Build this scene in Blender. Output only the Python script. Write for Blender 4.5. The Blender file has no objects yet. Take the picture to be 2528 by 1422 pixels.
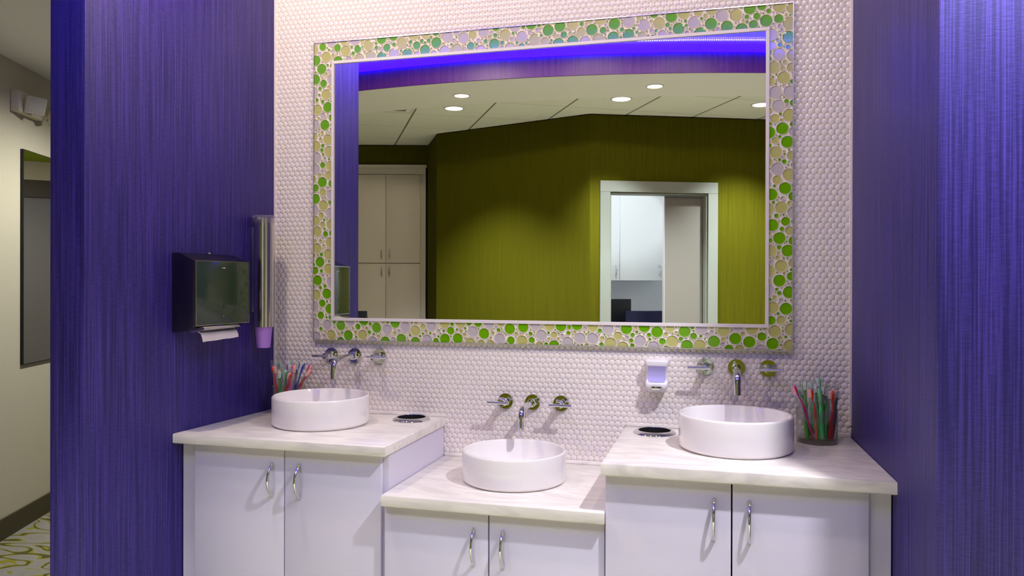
import bpy, bmesh, math, random
from mathutils import Vector, Matrix
PI = math.pi
random.seed(7)
sc = bpy.context.scene
C = sc.collection
H = 1.395                                   # camera height

# ------------------------------------------------------------------ camera
def cam_axes(yaw, pitch, roll):
    cy, sy = math.cos(yaw), math.sin(yaw)
    f = Vector((-sy*math.cos(pitch), cy*math.cos(pitch), math.sin(pitch)))
    r = Vector((cy, sy, 0)); u = r.cross(f)
    return f, r*math.cos(roll)+u*math.sin(roll), -r*math.sin(roll)+u*math.cos(roll)
F, R, U = cam_axes(math.radians(15.03045823), math.radians(-0.14344702), math.radians(0.14289667))
cd = bpy.data.cameras.new('camera'); cam = bpy.data.objects.new('camera', cd); C.objects.link(cam)
m = Matrix((R, U, -F)).transposed().to_4x4(); m.translation = (0, -2.91695, H); cam.matrix_world = m
cd.sensor_fit = 'HORIZONTAL'; cd.sensor_width = 36.0; cd.lens = 36.0*1925.27/2528
cd.shift_x = 2.111/2528; cd.shift_y = -10.015/2528; cd.clip_start = 0.02
sc.camera = cam

# ------------------------------------------------------------------ colour management, world, exposure
sc.view_settings.view_transform = 'Standard'; sc.view_settings.look = 'None'
sc.view_settings.exposure = 0.0; sc.view_settings.gamma = 1.0; sc.view_settings.use_curve_mapping = False
w = bpy.data.worlds.new('world'); sc.world = w; w.use_nodes = True
w.node_tree.nodes['Background'].inputs[0].default_value = (0.5, 0.5, 0.55, 1)
w.node_tree.nodes['Background'].inputs[1].default_value = 0.05
sc.cycles.use_denoising = True
sc.cycles.max_bounces = 12; sc.cycles.diffuse_bounces = 7; sc.cycles.glossy_bounces = 6
sc.cycles.transmission_bounces = 8; sc.cycles.transparent_max_bounces = 32
sc.cycles.caustics_reflective = False; sc.cycles.caustics_refractive = False
sc.cycles.sample_clamp_indirect = 4.0
# powers of the lamps of the place (used in the lamps' builders below)
P_SOFFIT, P_ROOM, P_TRAY, P_HALL, P_INNER = 50.0, 580.0, 32.0, 185.0, 120.0
P_SIDE = 260.0
LED_BAND, LED_DOT = 15.5, 40.0
WARM, NEUTRAL, COOL, ROOMC = (1.0, .83, .62), (.95, .95, 1.0), (.90, .96, 1.0), (.86, .92, 1.0)

# ------------------------------------------------------------------ helpers
def lin(c):
    return tuple(((x/255)/12.92 if x/255 <= .04045 else ((x/255+.055)/1.055)**2.4) for x in c)+(1,)
class MB:
    def __init__(s): s.v = []; s.f = []; s.mi = []
    def add(s, vs, fs, m=0, M=None):
        o = len(s.v)
        s.v += [tuple(M @ Vector(p)) for p in vs] if M else [tuple(p) for p in vs]
        s.f += [tuple(i+o for i in f) for f in fs]; s.mi += [m]*len(fs); return s
    def box(s, x0, x1, y0, y1, z0, z1, m=0, M=None):
        return s.add([(x0,y0,z0),(x1,y0,z0),(x1,y1,z0),(x0,y1,z0),(x0,y0,z1),(x1,y0,z1),(x1,y1,z1),(x0,y1,z1)],
                     [(0,3,2,1),(4,5,6,7),(0,1,5,4),(1,2,6,5),(2,3,7,6),(3,0,4,7)], m, M)
    def prism(s, poly, z0, z1, m=0, M=None):           # poly counter-clockwise in xy
        n = len(poly)
        return s.add([(x,y,z0) for x,y in poly]+[(x,y,z1) for x,y in poly],
                     [tuple(range(n-1,-1,-1)), tuple(range(n,2*n))]+[(i,(i+1)%n,n+(i+1)%n,n+i) for i in range(n)], m, M)
    def profile_x(s, prof, x0, x1, m=0, M=None):       # prof in (y,z), extruded along x
        n = len(prof)
        return s.add([(x0,y,z) for y,z in prof]+[(x1,y,z) for y,z in prof],
                     [tuple(range(n)), tuple(range(2*n-1,n-1,-1))]+[(i,n+i,n+(i+1)%n,(i+1)%n) for i in range(n)], m, M)
    def lathe(s, prof, seg=48, m=0, M=None):           # prof list of (r,z) from bottom outside round
        vs = []; fs = []; n = len(prof)
        for r, z in prof:
            for k in range(seg):
                a = 2*PI*k/seg; vs.append((r*math.cos(a), r*math.sin(a), z))
        for j in range(n-1):
            for k in range(seg):
                k2 = (k+1) % seg; fs.append((j*seg+k, j*seg+k2, (j+1)*seg+k2, (j+1)*seg+k))
        return s.add(vs, fs, m, M)
    def tube(s, pts, rad, seg=14, m=0, M=None, cap=True, flat=1.0, up=None):
        pts = [Vector(p) for p in pts]; n = len(pts)
        rad = rad if isinstance(rad, (list, tuple)) else [rad]*n
        vs = []; fs = []; prev = None
        for i, p in enumerate(pts):
            t = (pts[min(i+1,n-1)]-pts[max(i-1,0)]).normalized()
            if prev is None:
                a = Vector(up) if up else (Vector((0,0,1)) if abs(t.z) < .9 else Vector((1,0,0)))
                prev = (a-t*a.dot(t)).normalized()
            else: prev = (prev-t*prev.dot(t)).normalized()
            b = t.cross(prev)
            for k in range(seg):
                a = 2*PI*k/seg; vs.append(p+prev*(rad[i]*math.cos(a))+b*(rad[i]*flat*math.sin(a)))
        for i in range(n-1):
            for k in range(seg):
                k2 = (k+1) % seg; fs.append((i*seg+k, i*seg+k2, (i+1)*seg+k2, (i+1)*seg+k))
        if cap: fs += [tuple(range(seg-1,-1,-1)), tuple(range((n-1)*seg, n*seg))]
        return s.add(vs, fs, m, M)
    def build(s, name, mats, parent=None, bevel=0, seg=2, smooth=35, loc=None):
        me = bpy.data.meshes.new(name); me.from_pydata(s.v, [], s.f)
        mats = mats if isinstance(mats, (list, tuple)) else [mats]
        for q in mats: me.materials.append(q)
        me.polygons.foreach_set('material_index', s.mi); me.update()
        if bevel:
            bm = bmesh.new(); bm.from_mesh(me)
            ed = [e for e in bm.edges if len(e.link_faces) == 2 and e.calc_face_angle(0) > .5]
            bmesh.ops.bevel(bm, geom=ed, offset=bevel, segments=seg, affect='EDGES', profile=.5, clamp_overlap=True)
            bm.to_mesh(me); bm.free()
        if smooth:
            me.polygons.foreach_set('use_smooth', [True]*len(me.polygons))
            me.set_sharp_from_angle(angle=math.radians(smooth))
        o = bpy.data.objects.new(name, me); C.objects.link(o)
        if parent: o.parent = parent
        if loc: o.location = loc
        return o
def tag(o, label, cat, group=None):
    o['label'] = label; o['category'] = cat
    if group: o['group'] = group
    return o
def thing(name, label, cat, loc=(0,0,0), rotz=0, group=None):
    o = bpy.data.objects.new(name, None); C.objects.link(o); o.empty_display_size = .05
    o.location = loc; o.rotation_euler = (0,0,rotz); return tag(o, label, cat, group)
def struct(o, label=None):
    o['kind'] = 'structure'
    return o

# ------------------------------------------------------------------ materials
def newmat(name):
    mt = bpy.data.materials.new(name); mt.use_nodes = True
    nt = mt.node_tree; return mt, nt, nt.nodes['Principled BSDF']
def N(nt, typ, **kw):
    n = nt.nodes.new(typ)
    for k, v in kw.items():
        if k.startswith('i_'):
            key = k[2:]; n.inputs[int(key) if key.isdigit() else key.replace('_',' ')].default_value = v
        else: setattr(n, k, v)
    return n
def plain(name, col, rough=.5, metal=0, spec=.5, noise=0, nscale=40, bump=0, bscale=300, coat=0):
    mt, nt, b = newmat(name); L = nt.links.new
    c = lin(col); b.inputs['Base Color'].default_value = c; b.inputs['Roughness'].default_value = rough
    b.inputs['Metallic'].default_value = metal; b.inputs['Specular IOR Level'].default_value = spec
    b.inputs['Coat Weight'].default_value = coat
    tc = N(nt, 'ShaderNodeTexCoord')
    if noise:
        nz = N(nt, 'ShaderNodeTexNoise', i_Scale=nscale, i_Detail=4.0); L(tc.outputs['Object'], nz.inputs['Vector'])
        mx = N(nt, 'ShaderNodeMix', data_type='RGBA'); L(nz.outputs['Fac'], mx.inputs['Factor'])
        mx.inputs['A'].default_value = tuple(x*(1-noise) for x in c[:3])+(1,); mx.inputs['B'].default_value = tuple(min(1,x*(1+noise)) for x in c[:3])+(1,)
        L(mx.outputs['Result'], b.inputs['Base Color'])
    if bump:
        nz = N(nt, 'ShaderNodeTexNoise', i_Scale=bscale, i_Detail=2.0); L(tc.outputs['Object'], nz.inputs['Vector'])
        bp = N(nt, 'ShaderNodeBump', i_Strength=bump, i_Distance=.002); L(nz.outputs['Fac'], bp.inputs['Height']); L(bp.outputs['Normal'], b.inputs['Normal'])
    return mt
def emit(name, col, strength, linear=False):
    mt, nt, b = newmat(name)
    b.inputs['Base Color'].default_value = (.01,.01,.01,1)
    b.inputs['Emission Color'].default_value = col if linear else lin(col); b.inputs['Emission Strength'].default_value = strength
    return mt
def strie(name, dark, light, rough=.42, fine=1.0, contrast=(.34,.72), bump=.35, spec=.5):
    """vinyl wallcovering: irregular vertical threads over a fine cross weave"""
    mt, nt, b = newmat(name); L = nt.links.new
    tc = N(nt, 'ShaderNodeTexCoord'); sx = N(nt, 'ShaderNodeSeparateXYZ'); L(tc.outputs['Object'], sx.inputs[0])
    u = N(nt, 'ShaderNodeMath', operation='ADD'); L(sx.outputs['X'], u.inputs[0]); L(sx.outputs['Y'], u.inputs[1])
    def layer(su, sv, detail, off=0):
        a = N(nt, 'ShaderNodeMath', operation='MULTIPLY_ADD'); L(u.outputs[0], a.inputs[0]); a.inputs[1].default_value = su; a.inputs[2].default_value = off
        c = N(nt, 'ShaderNodeMath', operation='MULTIPLY'); L(sx.outputs['Z'], c.inputs[0]); c.inputs[1].default_value = sv
        cb = N(nt, 'ShaderNodeCombineXYZ'); L(a.outputs[0], cb.inputs[0]); L(c.outputs[0], cb.inputs[1])
        nz = N(nt, 'ShaderNodeTexNoise', i_Scale=1.0, i_Detail=detail, i_Roughness=.6); nz.noise_dimensions = '2D'
        L(cb.outputs[0], nz.inputs['Vector']); return nz.outputs['Fac']
    s1 = layer(150*fine, 2.2, 3.0); s2 = layer(46*fine, 1.2, 2.0, 31); s3 = layer(24*fine, 260, 2.0, 77)
    def mix(a, bb, f):
        q = N(nt, 'ShaderNodeMix', data_type='FLOAT'); q.inputs['Factor'].default_value = f; L(a, q.inputs['A']); L(bb, q.inputs['B']); return q.outputs['Result']
    t = mix(mix(s1, s2, .30), s3, .18)
    mr = N(nt, 'ShaderNodeMapRange', i_From_Min=contrast[0], i_From_Max=contrast[1]); L(t, mr.inputs['Value'])
    cr = N(nt, 'ShaderNodeValToRGB'); L(mr.outputs[0], cr.inputs[0])
    cr.color_ramp.elements[0].color = lin(dark); cr.color_ramp.elements[1].color = lin(light)
    L(cr.outputs[0], b.inputs['Base Color']); b.inputs['Roughness'].default_value = rough; b.inputs['Specular IOR Level'].default_value = spec
    bp = N(nt, 'ShaderNodeBump', i_Strength=bump, i_Distance=.0015); L(t, bp.inputs['Height']); L(bp.outputs['Normal'], b.inputs['Normal'])
    return mt
def stone(name):
    mt, nt, b = newmat(name); L = nt.links.new
    tc = N(nt, 'ShaderNodeTexCoord'); mp = N(nt, 'ShaderNodeMapping'); mp.inputs['Scale'].default_value = (2.2, 7.0, 7.0); mp.inputs['Rotation'].default_value = (0,0,.12)
    L(tc.outputs['Object'], mp.inputs[0])
    wv = N(nt, 'ShaderNodeTexNoise', i_Scale=1.3, i_Detail=5.0, i_Roughness=.55, i_Distortion=3.2); L(mp.outputs[0], wv.inputs['Vector'])
    cr = N(nt, 'ShaderNodeValToRGB'); L(wv.outputs['Fac'], cr.inputs[0]); e = cr.color_ramp.elements
    e[0].position = .34; e[1].position = .66; e[0].color = lin((216,211,208)); e[1].color = lin((240,235,228)); q = e.new(.5); q.color = lin((230,225,220))
    L(cr.outputs[0], b.inputs['Base Color']); b.inputs['Roughness'].default_value = .28
    return mt
def clear(name, tint=(1,1,1), rough=.05, refl=1.0, bump=0, alpha=0, acol=(1,1,1)):
    """thin clear glass or film: a fresnel mix of transparent and glossy"""
    mt = bpy.data.materials.new(name); mt.use_nodes = True; nt = mt.node_tree; L = nt.links.new
    for n in list(nt.nodes): nt.nodes.remove(n)
    out = N(nt, 'ShaderNodeOutputMaterial'); tr = N(nt, 'ShaderNodeBsdfTransparent'); tr.inputs[0].default_value = tint+(1,)
    gl = N(nt, 'ShaderNodeBsdfGlossy'); gl.inputs['Roughness'].default_value = rough
    fr = N(nt, 'ShaderNodeLayerWeight', i_Blend=.5); pw = N(nt, 'ShaderNodeMath', operation='POWER'); L(fr.outputs['Facing'], pw.inputs[0]); pw.inputs[1].default_value = 4.0
    ml = N(nt, 'ShaderNodeMath', operation='MULTIPLY_ADD'); ml.inputs[1].default_value = .85*refl; ml.inputs[2].default_value = .035*refl; ml.use_clamp = True
    L(pw.outputs[0], ml.inputs[0]); mx = N(nt, 'ShaderNodeMixShader'); L(ml.outputs[0], mx.inputs[0]); L(tr.outputs[0], mx.inputs[1]); L(gl.outputs[0], mx.inputs[2])
    last = mx
    if alpha:
        df = N(nt, 'ShaderNodeBsdfDiffuse'); df.inputs[0].default_value = acol+(1,)
        m2 = N(nt, 'ShaderNodeMixShader'); m2.inputs[0].default_value = alpha; L(mx.outputs[0], m2.inputs[1]); L(df.outputs[0], m2.inputs[2]); last = m2
    L(last.outputs[0], out.inputs[0])
    if bump:
        tc = N(nt, 'ShaderNodeTexCoord'); nz = N(nt, 'ShaderNodeTexNoise', i_Scale=160.0, i_Detail=3.0); L(tc.outputs['Object'], nz.inputs['Vector'])
        bp = N(nt, 'ShaderNodeBump', i_Strength=bump, i_Distance=.004); L(nz.outputs['Fac'], bp.inputs['Height'])
        L(bp.outputs['Normal'], gl.inputs['Normal']); L(bp.outputs['Normal'], fr.inputs['Normal'])
    return mt
def carpet(name):
    mt, nt, b = newmat(name); L = nt.links.new
    tc = N(nt, 'ShaderNodeTexCoord')
    mp = N(nt, 'ShaderNodeMapping'); mp.inputs['Rotation'].default_value = (0,0,.55); L(tc.outputs['Object'], mp.inputs[0])
    mp.inputs['Scale'].default_value = (1.0, 2.6, 1.0)
    wv = N(nt, 'ShaderNodeTexNoise', i_Scale=2.6, i_Detail=1.0, i_Distortion=.6); L(mp.outputs[0], wv.inputs['Vector'])
    mf = N(nt, 'ShaderNodeMath', operation='PINGPONG'); L(wv.outputs['Fac'], mf.inputs[0]); mf.inputs[1].default_value = .09
    md = N(nt, 'ShaderNodeMath', operation='DIVIDE'); L(mf.outputs[0], md.inputs[0]); md.inputs[1].default_value = .09
    cr = N(nt, 'ShaderNodeValToRGB'); L(md.outputs[0], cr.inputs[0]); e = cr.color_ramp.elements
    e[0].position = .0; e[0].color = lin((122,118,70)); e[1].position = 1.0; e[1].color = lin((196,191,168))
    for p, c in ((.16,(122,118,70)),(.19,(196,188,62)),(.34,(192,184,70)),(.38,(204,199,176))):
        q = e.new(p); q.color = lin(c)
    ns = N(nt, 'ShaderNodeTexNoise', i_Scale=420.0, i_Detail=2.0); L(tc.outputs['Object'], ns.inputs['Vector'])
    rb = N(nt, 'ShaderNodeTexWave', i_Scale=30.0, i_Distortion=1.5); L(tc.outputs['Object'], rb.inputs['Vector'])
    mu = N(nt, 'ShaderNodeMix', data_type='RGBA', blend_type='MULTIPLY'); mu.inputs['Factor'].default_value = .25
    L(cr.outputs[0], mu.inputs['A']); L(rb.outputs['Color'], mu.inputs['B'])
    m2 = N(nt, 'ShaderNodeMix', data_type='RGBA', blend_type='MULTIPLY'); m2.inputs['Factor'].default_value = .3
    L(mu.outputs['Result'], m2.inputs['A']); L(ns.outputs['Fac'], m2.inputs['B'])
    L(m2.outputs['Result'], b.inputs['Base Color']); b.inputs['Roughness'].default_value = .95; b.inputs['Specular IOR Level'].default_value = .1
    bp = N(nt, 'ShaderNodeBump', i_Strength=.7, i_Distance=.004); L(rb.outputs['Fac'], bp.inputs['Height']); L(bp.outputs['Normal'], b.inputs['Normal'])
    return mt
def grid_ceiling(name):
    mt, nt, b = newmat(name); L = nt.links.new
    tc = N(nt, 'ShaderNodeTexCoord'); sx = N(nt, 'ShaderNodeSeparateXYZ'); L(tc.outputs['Object'], sx.inputs[0])
    def line(ax, ay, off, pitch, width):
        a = N(nt, 'ShaderNodeMath', operation='MULTIPLY'); L(sx.outputs['X'], a.inputs[0]); a.inputs[1].default_value = ax
        c = N(nt, 'ShaderNodeMath', operation='MULTIPLY_ADD'); L(sx.outputs['Y'], c.inputs[0]); c.inputs[1].default_value = ay; L(a.outputs[0], c.inputs[2])
        d = N(nt, 'ShaderNodeMath', operation='SUBTRACT'); L(c.outputs[0], d.inputs[0]); d.inputs[1].default_value = off
        q = N(nt, 'ShaderNodeMath', operation='PINGPONG'); L(d.outputs[0], q.inputs[0]); q.inputs[1].default_value = pitch/2
        l = N(nt, 'ShaderNodeMath', operation='LESS_THAN'); L(q.outputs[0], l.inputs[0]); l.inputs[1].default_value = width; return l.outputs[0]
    l1 = line(.873, -.487, -.128, .541, .007); l2 = line(.487, .873, -3.57, .541, .0022)  # T-bar grid lines; their dark tone paints the shadowed tile reveals
    nz = N(nt, 'ShaderNodeTexNoise', i_Scale=260.0, i_Detail=3.0); L(tc.outputs['Object'], nz.inputs['Vector'])
    mx = N(nt, 'ShaderNodeMix', data_type='RGBA'); L(nz.outputs['Fac'], mx.inputs['Factor']); mx.inputs['A'].default_value = lin((228,228,218)); mx.inputs['B'].default_value = lin((244,244,236))
    m1 = N(nt, 'ShaderNodeMix', data_type='RGBA'); L(l1, m1.inputs['Factor']); L(mx.outputs['Result'], m1.inputs['A']); m1.inputs['B'].default_value = lin((120,120,105))
    m2 = N(nt, 'ShaderNodeMix', data_type='RGBA'); L(l2, m2.inputs['Factor']); L(m1.outputs['Result'], m2.inputs['A']); m2.inputs['B'].default_value = lin((150,150,135))
    L(m2.outputs['Result'], b.inputs['Base Color']); b.inputs['Roughness'].default_value = .9; b.inputs['Specular IOR Level'].default_value = .2
    return mt

M = {}
M['purple'] = strie('purple wallcovering', (18,0,92), (74,54,160), fine=1.6, contrast=(.42,.72), bump=.8, rough=.5, spec=.62)
M['fascia'] = strie('violet-lit purple wallcovering', (58,10,100), (118,58,160), fine=1.5, contrast=(.30,.74), bump=.2)  # same purple covering, made lighter and redder for the led's violet light
M['green'] = strie('green wallcovering', (66,64,1), (80,78,4), fine=1.6, bump=.1, rough=.85, spec=.08)
M['lime'] = plain('brightly lit green paint', (176,196,52), .7)  # same green as the room walls, made lime to stand for brighter light
M['cream'] = plain('cream paint', (204,196,162), .8, noise=.03, bump=.08, bscale=500)
M['white_wall'] = plain('white paint', (220,222,225), .8, bump=.05, bscale=500)
M['drywall'] = plain('white ceiling paint', (242,240,236), .7, bump=.05, bscale=500)
M['tray'] = plain('glossy violet-lit ceiling paint', (172,164,190), .25)  # white ceiling; the lilac tint paints in the led's violet light
M['act'] = grid_ceiling('ceiling tile grid')
M['carpet'] = carpet('carpet')
M['baseboard'] = plain('dark olive vinyl', (70,62,34), .5)
M['tile'] = plain('white glazed tile', (232,224,220), .22, noise=.03, nscale=60)
M['grout'] = plain('off white grout', (208,200,198), .85)
M['whitetrim'] = plain('white trim', (225,218,218), .4)
M['stone'] = stone('white solid surface')
M['laminate'] = plain('white laminate', (212,207,226), .42, noise=.03, nscale=500, bump=.04, bscale=900)
M['laminate_edge'] = plain('white laminate edge', (222,216,220), .4)
M['porcelain'] = plain('white porcelain', (240,236,236), .08, coat=.4)
M['chrome'] = plain('chrome', (228,228,232), .035, 1)
M['steel'] = plain('polished steel', (200,200,198), .09, 1)
M['plate'] = plain('smoked grey green plastic', (46,62,48), .16, noise=.1, nscale=500, coat=.3)
M['steel_dark'] = plain('dark polished steel', (104,98,106), .22, 1)
M['brushed'] = plain('brushed steel', (214,210,206), .2, 1)
M['dark'] = plain('dark interior', (14,12,10), .6)
M['mirror'] = plain('mirror silver', (247,248,247), .0, 1)
M['alu'] = plain('aluminium trim', (214,210,206), .3, .6)
M['b_green'] = plain('green glass', (104,166,12), .1, noise=.12, nscale=400, coat=.5)
M['b_olive'] = plain('olive beige glass', (186,184,112), .12, noise=.06, nscale=400, coat=.5)
M['b_grey'] = plain('grey glass', (188,180,184), .12, noise=.05, nscale=400, coat=.5)
M['mosaic_grout'] = plain('mosaic grout', (232,224,212), .7)
M['white_plastic'] = plain('white plastic', (232,230,236), .3)
M['lav_plastic'] = plain('tinted dispenser window', (176,170,226), .12, coat=.3)
M['beige_plastic'] = plain('beige plastic', (206,198,172), .4)
M['lamp_lens'] = plain('ribbed lamp lens', (196,192,170), .15, noise=.2, nscale=220, bump=.8, bscale=200)
M['lilac'] = plain('lilac paper cup', (176,128,226), .5)
M['paper'] = plain('white paper', (226,218,226), .9, bump=.1, bscale=300)
M['clear_plastic'] = clear('clear plastic lid', (.93,.9,.95), .08, 1.5, alpha=.12, acol=(.8,.75,.85))
M['glass'] = clear('cup glass', (.95,.97,.95), .02, 1.3)
M['glass_base'] = clear('thick glass base', (.62,.62,.55), .05, 2.0, bump=.5)
M['film'] = clear('crinkled clear film', (.98,.98,.98), .10, 1.7, bump=1.0, alpha=.05, acol=(.9,.9,.9))
M['door_grey'] = plain('grey door casing', (124,128,116), .5, noise=.03, nscale=300)
M['door_leaf'] = plain('beige grey door', (112,108,97), .5, noise=.05, nscale=250)
M['cab_beige'] = plain('beige cabinet laminate', (204,196,180), .5, noise=.05, nscale=260)
M['cab_white'] = plain('white cabinet laminate', (226,228,230), .4)
M['black'] = plain('black plastic', (16,17,24), .4)
M['navy'] = plain('navy upholstery', (26,28,74), .55)
M['seam'] = plain('dark seam', (60,52,40), .8)
M['lens'] = emit('downlight lens', (255,236,205), 9.0)
M['lens_cool'] = emit('cool downlight lens', (255,250,240), 9.0)
M['led'] = emit('blue led diffuser', (.0066, .0004, 1.0, 1), LED_BAND, True)
M['diode'] = emit('led diode', (.5, .35, 1.0, 1), LED_DOT, True)
BR = {'orange':(236,62,14), 'red':(214,40,16), 'green':(30,170,62), 'lime':(84,180,40), 'mint':(72,208,112), 'teal':(16,120,84),
      'olive':(112,132,66), 'palegreen':(150,206,150), 'navy':(18,22,116), 'magenta':(222,24,142), 'slate':(58,76,112), 'blue':(16,38,168)}
for k, c in BR.items(): M['br_'+k] = plain(k+' toothbrush plastic', c, .25)
M['bristle_pink'] = plain('pink bristles', (250,200,186), .8)
M['bristle_white'] = plain('white bristles', (226,232,236), .8)

# ------------------------------------------------------------------ the setting
kL = -.0688
XL, XR = -1.8178, .4398
ang_left = math.atan2(1/math.hypot(1,kL), -kL/math.hypot(1,kL))    # local x runs to the back wall, local -y into the niche
def on_left(d, out, z):                                           # d = distance from the back corner along the left wall
    return (XL+kL*d+out*.9976, -d+out*kL*.9976, z)

struct(MB().prism([(-5.2,-6.2),(2.6,-6.2),(2.6,2.6),(-5.2,2.6)], -.06, 0).build('floor', M['carpet'], smooth=0))

# tiled back wall: real hex tiles on a grout bed
FX0, FX1, FZ0, FZ1 = -1.6283, .2462, H-.2421, H+.9862
IX0, IX1, IZ0, IZ1 = -1.5379, .1574, H-.1526, H+.8970
wb = MB(); wb.box(XL, XR, .0035, .12, 0, 2.9, 0)
P = .0222; RW = P*.866; rr = P/2/math.cos(PI/6)*.965
row = 0; z = .690
ring_a = [PI/6+k*PI/3+o for k in range(6) for o in (-.20, .20)]
while z < 2.895:
    x = XL+(P/2 if row % 2 else 0)-P*.3
    while x < XR+P*.45:
        if not (FX0+.014 < x < FX1-.014 and FZ0+.014 < z < FZ1-.014):
            vs = []
            for rad, y in ((1.0, .0035), (.95, .0013), (.80, .0002)):
                for a in ring_a: vs.append((min(max(x+rr*rad*.985*math.cos(a), XL), XR), y, z+rr*rad*.985*math.sin(a)))
            n = 12
            fs = [(j*n+k, j*n+(k+1)%n, (j+1)*n+(k+1)%n, (j+1)*n+k) for j in range(2) for k in range(n)]+[tuple(range(2*n,3*n))]
            wb.add(vs, fs, 1)
        x += P
    z += RW; row += 1
struct(wb.build('wall_back', [M['grout'], M['tile']], smooth=50))
struct(MB().box(XL, XL+.006, -.004, .0034, .9, 2.895).build('trim_1', M['whitetrim'], smooth=0))
struct(MB().box(XR-.007, XR, -.004, .0034, .9, 2.895).build('trim_2', M['whitetrim'], smooth=0))

# purple partitions left and right of the niche
struct(MB().prism([(XL,.0),(XL,2.4),(-1.95,2.4),(-1.95,.0),(-2.0148,-.947),(-1.883,-.947)], 0, 2.9).build('wall_left', M['purple'], bevel=.004, smooth=30))
struct(MB().prism([(XR,0),(.474,-.9635),(2.3,-.9635),(2.3,.12),(XR,.12)], 0, 2.9).build('wall_right', M['purple'], bevel=.004, smooth=30))

# hall to the left
hd = Vector((-.3636,.9316,0)); hn = Vector((.9316,.3636,0)); h0 = Vector((-3.729,.41,0))
def hall(s, out, z): q = h0+hd*s+hn*out; return (q.x, q.y, z)
a0, a1 = h0+hd*(-.98), h0+hd*2.2
struct(MB().prism([(a0.x,a0.y),(a1.x,a1.y),(a1.x-.2,a1.y),(a0.x-.2,a0.y-.0)], 0, 2.66).build('wall_hall', M['cream'], smooth=0))
b0, b1 = h0+hd*(-.98), h0+hd*2.15
struct(MB().prism([(b0.x,b0.y),(b0.x+hn.x*.012,b0.y+hn.y*.012),(b1.x+hn.x*.012,b1.y+hn.y*.012),(b1.x,b1.y)], 0, .112).build('baseboard_hall', M['baseboard'], smooth=0))
struct(MB().box(-4.7,-1.95,2.4,2.5,0,2.66).build('wall_hall_end', M['lime'], smooth=0))
dr = struct(MB().box(-3.95,-2.35,2.38,2.398,0,2.16).box(-3.95,-2.35,2.37,2.398,2.16,2.30,1).box(-3.95,-2.35,2.365,2.379,2.03,2.1595,2).build('door_2', [M['door_leaf'], M['cream'], M['baseboard']], smooth=0))  # dark strip below the casing paints the shaded recess at the door head
struct(MB().prism([(-5.2,-.5),(-1.955,-.5),(-1.9505,2.5),(-5.2,2.5)], 2.61, 2.95).build('ceiling_hall', M['drywall'], smooth=0))

# raised ceiling, curved soffit, tile ceiling
def cy_(x): return -1.937-.082*(x+1.55)**2
xs = [-4.4+i*.1 for i in range(68)]
near = [(x, cy_(x)) for x in xs]; far = [(x, cy_(x)-.622) for x in xs]
struct(MB().prism([(-5.2,-3.6),(2.4,-3.6),(2.4,-.0),(-1.95,-.0),(-1.95,-.5),(-5.2,-.5)], 2.902, 2.96).build('ceiling', M['tray'], smooth=0))
sf = MB()
for i in range(len(xs)-1): sf.prism([far[i], far[i+1], near[i+1], near[i]], 2.70, 2.901)
struct(sf.build('ceiling_soffit', M['drywall'], smooth=0))
fa = MB()
for i in range(len(xs)-1):
    p, q = near[i], near[i+1]; fa.prism([(p[0],p[1]+.0005),(q[0],q[1]+.0005),(q[0],q[1]+.012),(p[0],p[1]+.012)], 2.699, 2.824)
struct(fa.build('trim_3', M['fascia'], smooth=0))
act = MB()
for i in range(len(xs)-1): act.prism([(xs[i],-5.0),(xs[i+1],-5.0),far[i+1],far[i]], 2.708, 2.74)
struct(act.build('ceiling_grid', M['act'], smooth=0))

# green walls behind the camera, seen in the mirror
gA = Vector((.960,-.280,0))                       # direction of the cabinet wall
cR = Vector((-2.737,-4.1245,0)); cW = .76; cL = cR-gA*cW
nA = Vector((-.280,-.960,0))                      # away from the room
wr = MB()
def slab(mb, p, q, n, t, z0, z1, m=0):
    pts = [p, q, q+n*t, p+n*t]; ar = sum(pts[i].x*pts[(i+1)%4].y-pts[(i+1)%4].x*pts[i].y for i in range(4))
    if ar < 0: pts = pts[::-1]
    mb.prism([(v.x,v.y) for v in pts], z0, z1, m)
c1 = Vector((-2.719,-4.130,0)); c2 = Vector((-2.432,-3.606,0)); c3 = Vector((-.984,-3.127,0))
slab(wr, cR-gA*1.9, cL-gA*.003, nA, .5, 0, 2.7)
slab(wr, cL-gA*.003, c1, nA, .5, 2.517, 2.7)
slab(wr, c1, c2, Vector((.88,-.48,0)), .08, 0, 2.7); slab(wr, c1+gA*.001+nA*.001, c1+nA*.5, gA, .08, 0, 2.7)
slab(wr, c2, c3, Vector((.314,-.949,0)), .10, 0, 2.7)
u = Vector((.9220,-.3872,0)); nd = Vector((-.3872,-.9220,0)); d0 = c3
slab(wr, d0, d0+u*.160, nd, .12, 0, 2.7); slab(wr, d0+u*.160, d0+u*.957, nd, .12, 2.10, 2.7)
slab(wr, d0+u*.957, d0+u*3.50, nd, .12, 0, 2.7)
struct(wr.build('wall_rear', M['green'], smooth=0))
struct(MB().box(2.24,2.34,-4.6,-.964,0,2.9).build('wall_room_right', M['cream'], smooth=0))
struct(MB().box(-4.5,-4.4,-4.6,-.5,0,2.9).box(-4.5,-3.374,-.6,-.5,0,2.9).build('wall_room_left', M['cream'], smooth=0))

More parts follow.
